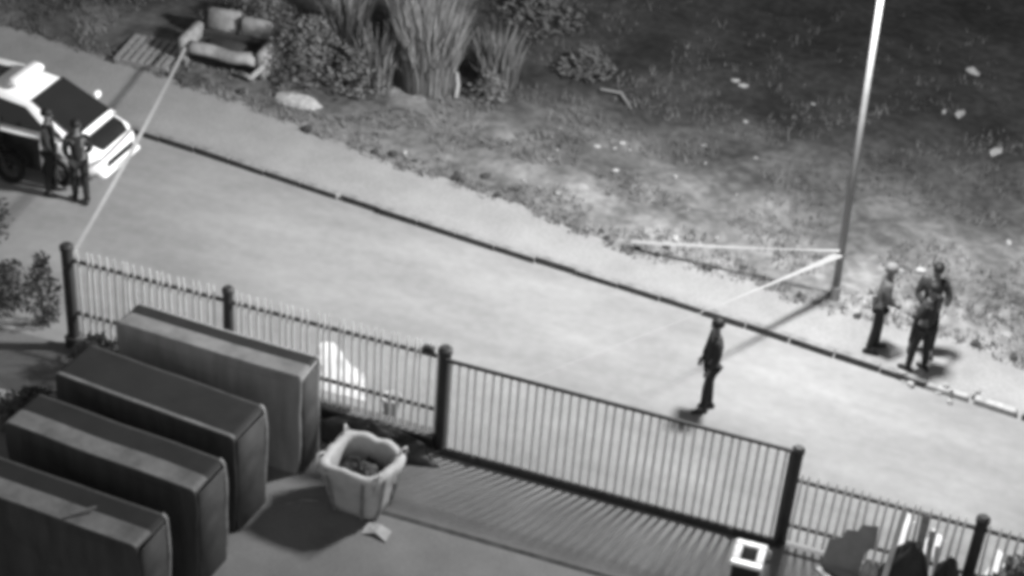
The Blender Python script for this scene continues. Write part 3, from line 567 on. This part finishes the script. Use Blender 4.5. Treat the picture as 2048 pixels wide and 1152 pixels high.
# bonnet panel, a little proud of the body, cowl strip bare white between it and the glass
def deck(x):
    for A, B in zip(ST, ST[1:]):
        if A[0] <= x <= B[0]: t = (x-A[0])/(B[0]-A[0]); return A[4] + (B[4]-A[4])*t, (A[1] + (B[1]-A[1])*t)*.75
b = MB(); ring_ = []
for x in (1.74,1.82,1.92,2.0,2.1):
    z, hw = deck(x); ring_.append([(x,-hw+.04,z+.002),(x,-hw+.05,z+.014),(x,hw-.05,z+.014),(x,hw-.04,z+.002)])
b.loft(ring_); b.build('bonnet', M_black, car)
MB().box(2.10,2.20,-.45,.45,.44,.58,.02).build('grille', M_black, car)
MB().box(1.98,2.24,-.66,.66,.28,.42,.05).build('bumper', M_white, car, True)
MB().box(2.225,2.25,-.24,.24,.32,.40,.004).build('number_plate', M_litter, car)
lb = MB().box(.08,.40,-.45,.45,1.625,1.80,.06).build('roof_beacon', M_white, car, True)
MB().box(-.85,-.25,-.30,.30,1.603,1.615,.004).build('sunroof', M_glass, car)
# ------------------------------------------------------------------ motorbike
M_dull = mat('dull_dark_metal', 0.06, 0.5, 0.3, 5, 0, 0.6)
mbk = thing('motorbike', 'black motorbike parked alongside the white car behind the standing people', 'motorbike', (-10.8, 3.98, 0), 0.08)
for wx in (-.68, .66):
    wl = MB().lathe([(.21,-.05),(.27,-.055),(.30,-.03),(.305,0),(.30,.03),(.27,.055),(.21,.05),(.205,0),(.21,-.05)],22,R(math.pi/2,'X'),False).build('wheel', M_tyre, mbk, True); wl.location = (wx,0,.305)
    MB().lathe([(.045,-.04),(.045,.04)],10,R(math.pi/2,'X')).build('hub', M_dull, wl)
    for k in range(6): a = k*1.047; MB().tube([(0,0,0),(.205*math.cos(a),0,.205*math.sin(a))],.008,5).build('spoke', M_dull, wl)
b = MB(); b.tube([(-.68,.08,.305),(-.1,.1,.38),(.3,.06,.45),(.42,0,.78)],.03,7).tube([(-.68,-.08,.305),(-.1,-.1,.38),(.3,-.06,.45),(.42,0,.78)],.03,7); b.build('frame', M_rail, mbk)
MB().box(-.18,.28,-.14,.14,.30,.58,.06).build('engine', M_dull, mbk, True)
b = MB(); b.loft([[(x, hw*math.cos(t), zc + hh*math.sin(t)) for t in [6.283*k/12 for k in range(12)]] for x,hw,hh,zc in ((-.15,.08,.06,.72),(-.02,.15,.12,.76),(.2,.17,.14,.80),(.36,.10,.09,.80),(.42,.03,.03,.78))]); b.build('fuel_tank', M_black, mbk, True)
MB().box(-.78,-.12,-.14,.14,.68,.79,.05).build('seat', M_tarp, mbk, True)
MB().box(-1.0,-.66,-.10,.10,.62,.72,.04).build('tail', M_black, mbk, True)
for s in (-1,1):
    MB().tube([(.67,s*.09,.305),(.46,s*.09,.92)],.024,7).build('fork', M_dull, mbk); MB().tube([(.46,s*.09,.94),(.40,s*.24,1.02),(.30,s*.36,1.0)],.014,6).build('handlebar', M_dull, mbk)
    MB().lathe([(.05,0),(.055,.02),(.03,.03)],10,T(.38,s*.30,1.12)@R(-1.4,'Y')).build('mirror', M_dull, mbk)
MB().lathe([(.05,-.08),(.095,0),(.1,.03)],14,T(.52,0,.88)@R(math.pi/2,'Y')).build('headlight', M_dull, mbk)
MB().tube([(.1,-.15,.35),(-.4,-.18,.30),(-.9,-.18,.38)],[.025,.04,.05],8).build('exhaust', M_dull, mbk)
b = MB(); b.loft([[(.66+.34*math.cos(t), y, .305+.34*math.sin(t)) for y in (-.07,.07)] + [(.66+.35*math.cos(t), y, .305+.35*math.sin(t)) for y in (.07,-.07)] for t in [.5+2.0*k/8 for k in range(9)]]); b.build('mudguard', M_black, mbk)
MB().tube([(-.05,-.1,.3),(-.1,-.30,.02)],.014,6).build('kickstand', M_rail, mbk)

# ------------------------------------------------------------------ people
def skin_mesh(name, verts, edges, material, parent, levels=1):
    me = bpy.data.meshes.new(name); me.from_pydata([v[0] for v in verts], edges, []); me.materials.append(material)
    o = link(name, me, parent); md = o.modifiers.new('Skin', 'SKIN'); md.use_smooth_shade = True
    for i, v in enumerate(verts):
        r = v[1]; me.skin_vertices[0].data[i].radius = r if isinstance(r, tuple) else (r, r); me.skin_vertices[0].data[i].use_root = (i == 0)
    sb = o.modifiers.new('Sub', 'SUBSURF'); sb.levels = levels; sb.render_levels = levels
    return o
def person(label, x, y, z, rz, jacket, trousers, hh=1.75, stride=.10, armL=None, armR=None, look=0.0, lean=0.0, cap=None, apart=.1):
    p = thing('person', label, 'person', (x, y, z), rz); k = hh/1.75
    def V(a, b_, c): return (a*k + lean*max(0, c-.9)*k, b_*k, c*k)
    armL = armL or ((.00,.24,1.16),(.07,.25,.90)); armR = armR or ((.00,-.24,1.16),(.07,-.25,.90))
    vs = [(V(0,0,.95),.12),(V(0,0,1.12),.115),(V(.01,0,1.32),(.135,.11)),(V(0,0,1.46),.075),(V(.012,0,1.53),.052),(V(.025,0,1.60),(.078,.075)),(V(.025,0,1.67),(.092,.082)),(V(.01,0,1.735),.055)]
    es = [(i, i+1) for i in range(7)]
    sh, leg = [], []
    for s, arm in ((1, armL), (-1, armR)):
        i = len(vs); w_ = Vector(arm[1]); d = (w_ - Vector(arm[0])).normalized(); pal = w_ + d*.07
        sd = d.cross(Vector((0,1,0))); sd = sd.normalized() if sd.length > .1 else Vector((1,0,0))
        vs += [(V(0,s*.17,1.41),.062),(V(*arm[0]),.044),(V(*arm[1]),.03),(V(*pal),(.04,.022))]
        es += [(2,i),(i,i+1),(i+1,i+2),(i+2,i+3)]
        for q, ln in ((-.030,.062),(-.010,.074),(.012,.070),(.032,.056)):
            j = len(vs); a0 = pal + d*.035 + sd*q; a1 = a0 + d*ln*.6; a2 = a1 + d*ln*.35 + Vector((0,-s*.018,0)); vs += [(V(*a0),.0095),(V(*a1),.009),(V(*a2),.007)]; es += [(i+3,j),(j,j+1),(j+1,j+2)]
        j = len(vs); a0 = pal - d*.02 + sd*.042; a1 = a0 + d*.04 + sd*.018; vs += [(V(*a0),.011),(V(*a1),.008)]; es += [(i+3,j),(j,j+1)]
        sh.append((V(0,s*.17,1.41), V(*arm[0]), V(*arm[1])))
        i = len(vs); st_ = stride*s
        vs += [(V(0,s*.095,.88),.085),(V(st_*.6+.02,s*apart,.49),.057),(V(st_,s*apart*1.05,.10),.04),(V(st_+.12,s*apart*1.15,.04),(.04,.03))]
        es += [(0,i),(i,i+1),(i+1,i+2),(i+2,i+3)]; leg.append([vs[i][0], vs[i+1][0], vs[i+2][0], st_, s])
    skin_mesh('body', vs, es, M_skin, p)
    jv = [(V(0,0,.90),(.15,.135)),(V(0,0,1.12),(.145,.13)),(V(.01,0,1.33),(.165,.135)),(V(0,0,1.455),.085)]; je = [(0,1),(1,2),(2,3)]
    for a, e, w_ in sh:
        i = len(jv); wv = tuple(e[q] + (w_[q]-e[q])*.94 for q in range(3)); jv += [(a,.08),(e,.062),(wv,.047)]; je += [(2,i),(i,i+1),(i+1,i+2)]
    skin_mesh('jacket', jv, je, jacket, p)
    tv = [(V(0,0,.95),.13)]; te = []
    for h_, kn, an, st_, s in leg:
        i = len(tv); tv += [(h_,.10),(kn,.074),((an[0],an[1],an[2]-.02),.06)]; te += [(0,i),(i,i+1),(i+1,i+2)]
    skin_mesh('trousers', tv, te, trousers, p)
    for h_, kn, an, st_, s in leg:
        b = MB(); b.loft([[(an[0]+dx, an[1]+s*dx*.15+w2*math.cos(t), .0 + max(0, hz*.5+hz*.5*math.sin(t))) for t in [6.283*q/10 for q in range(10)]] for dx,w2,hz in ((-.085,.025,.06),(-.06,.042,.095),(0,.045,.11),(.08,.05,.085),(.15,.045,.06),(.185,.02,.035))]); b.build('shoe', M_shoe, p, True)
    hx, hz = V(.02,0,1.68)[0], 1.68*k
    b = MB(); b.lathe([(.094,-.03),(.104,.01),(.10,.05),(.07,.09),(.02,.108)],14, T(hx-.008,0,hz)@Matrix.Diagonal((1.06,.92,1,1))); b.build('cap' if cap else 'hair', cap or M_hair, p, True)
    if cap: MB().plate([(hx+.08,-.07,hz),(hx+.19,-.05,hz-.015),(hx+.19,.05,hz-.015),(hx+.08,.07,hz)],.01).build('cap_peak', cap, p)
    b = MB(); b.add([(hx+.085,-.016,hz-.055),(hx+.085,.016,hz-.055),(hx+.088,0,hz-.01),(hx+.115,0,hz-.05)],[(0,1,3),(1,2,3),(2,0,3),(0,2,1)]); b.build('nose', M_skin, p)
    for s in (-1,1):
        MB().box(hx-.02,hx+.015,s*.084-.01,s*.084+.01,hz-.06,hz-.0,.008).build('ear', M_skin, p); MB().box(hx+.083,hx+.094,s*.032-.011,s*.032+.011,hz-.02,hz-.009,.003).build('eye', M_hair, p)
    MB().box(hx+.078,hx+.092,-.022,.022,hz-.088,hz-.078,.003).build('mouth', M_trou, p)
    return p
person('person in dark clothes standing alone on the road behind the gate', 3.61, 2.64, .003, math.radians(205), M_jack, M_trou, 1.78, .07, ((.03,.235,1.15),(.10,.19,.92)), ((.03,-.235,1.15),(.12,-.17,.95)), apart=.07)
person('person in pale cap and dark trousers facing the other two on the pavement', 5.86, 5.29, .125, math.radians(15), M_shirtp, M_trou, 1.74, .08, ((.03,.23,1.16),(.16,.18,1.0)), ((.04,-.23,1.16),(.2,-.14,1.04)), lean=.05, cap=M_cap)
person('person in dark jacket in front of the pair on the pavement, closer to the kerb', 6.66, 5.02, .125, math.radians(150), M_jack2, M_trou, 1.74, .08, ((.02,.25,1.16),(.2,.16,1.08)), ((.02,-.25,1.16),(.2,-.14,1.12)), apart=.12)
person('person in dark jacket behind the pair on the pavement, closer to the field', 6.64, 5.60, .125, math.radians(-80), M_jack, M_trou, 1.78, .05, ((.04,.27,1.17),(.2,.22,1.05)), ((.04,-.27,1.17),(.22,-.14,1.1)), apart=.15)
person('person in dark clothes standing at the nose of the white car', -8.62, 3.98, .003, math.radians(120), M_jack, M_trou, 1.70, .06, ((.02,.24,1.16),(.12,.20,.95)), ((.02,-.24,1.16),(.14,-.16,1.02)), apart=.1)
person('person in dark clothes standing beside the white car door', -9.25, 4.02, .003, math.radians(20), M_jack2, M_trou, 1.76, .05, ((.03,.25,1.16),(.2,.2,1.05)), ((.03,-.25,1.16),(.16,-.2,.98)), apart=.11)
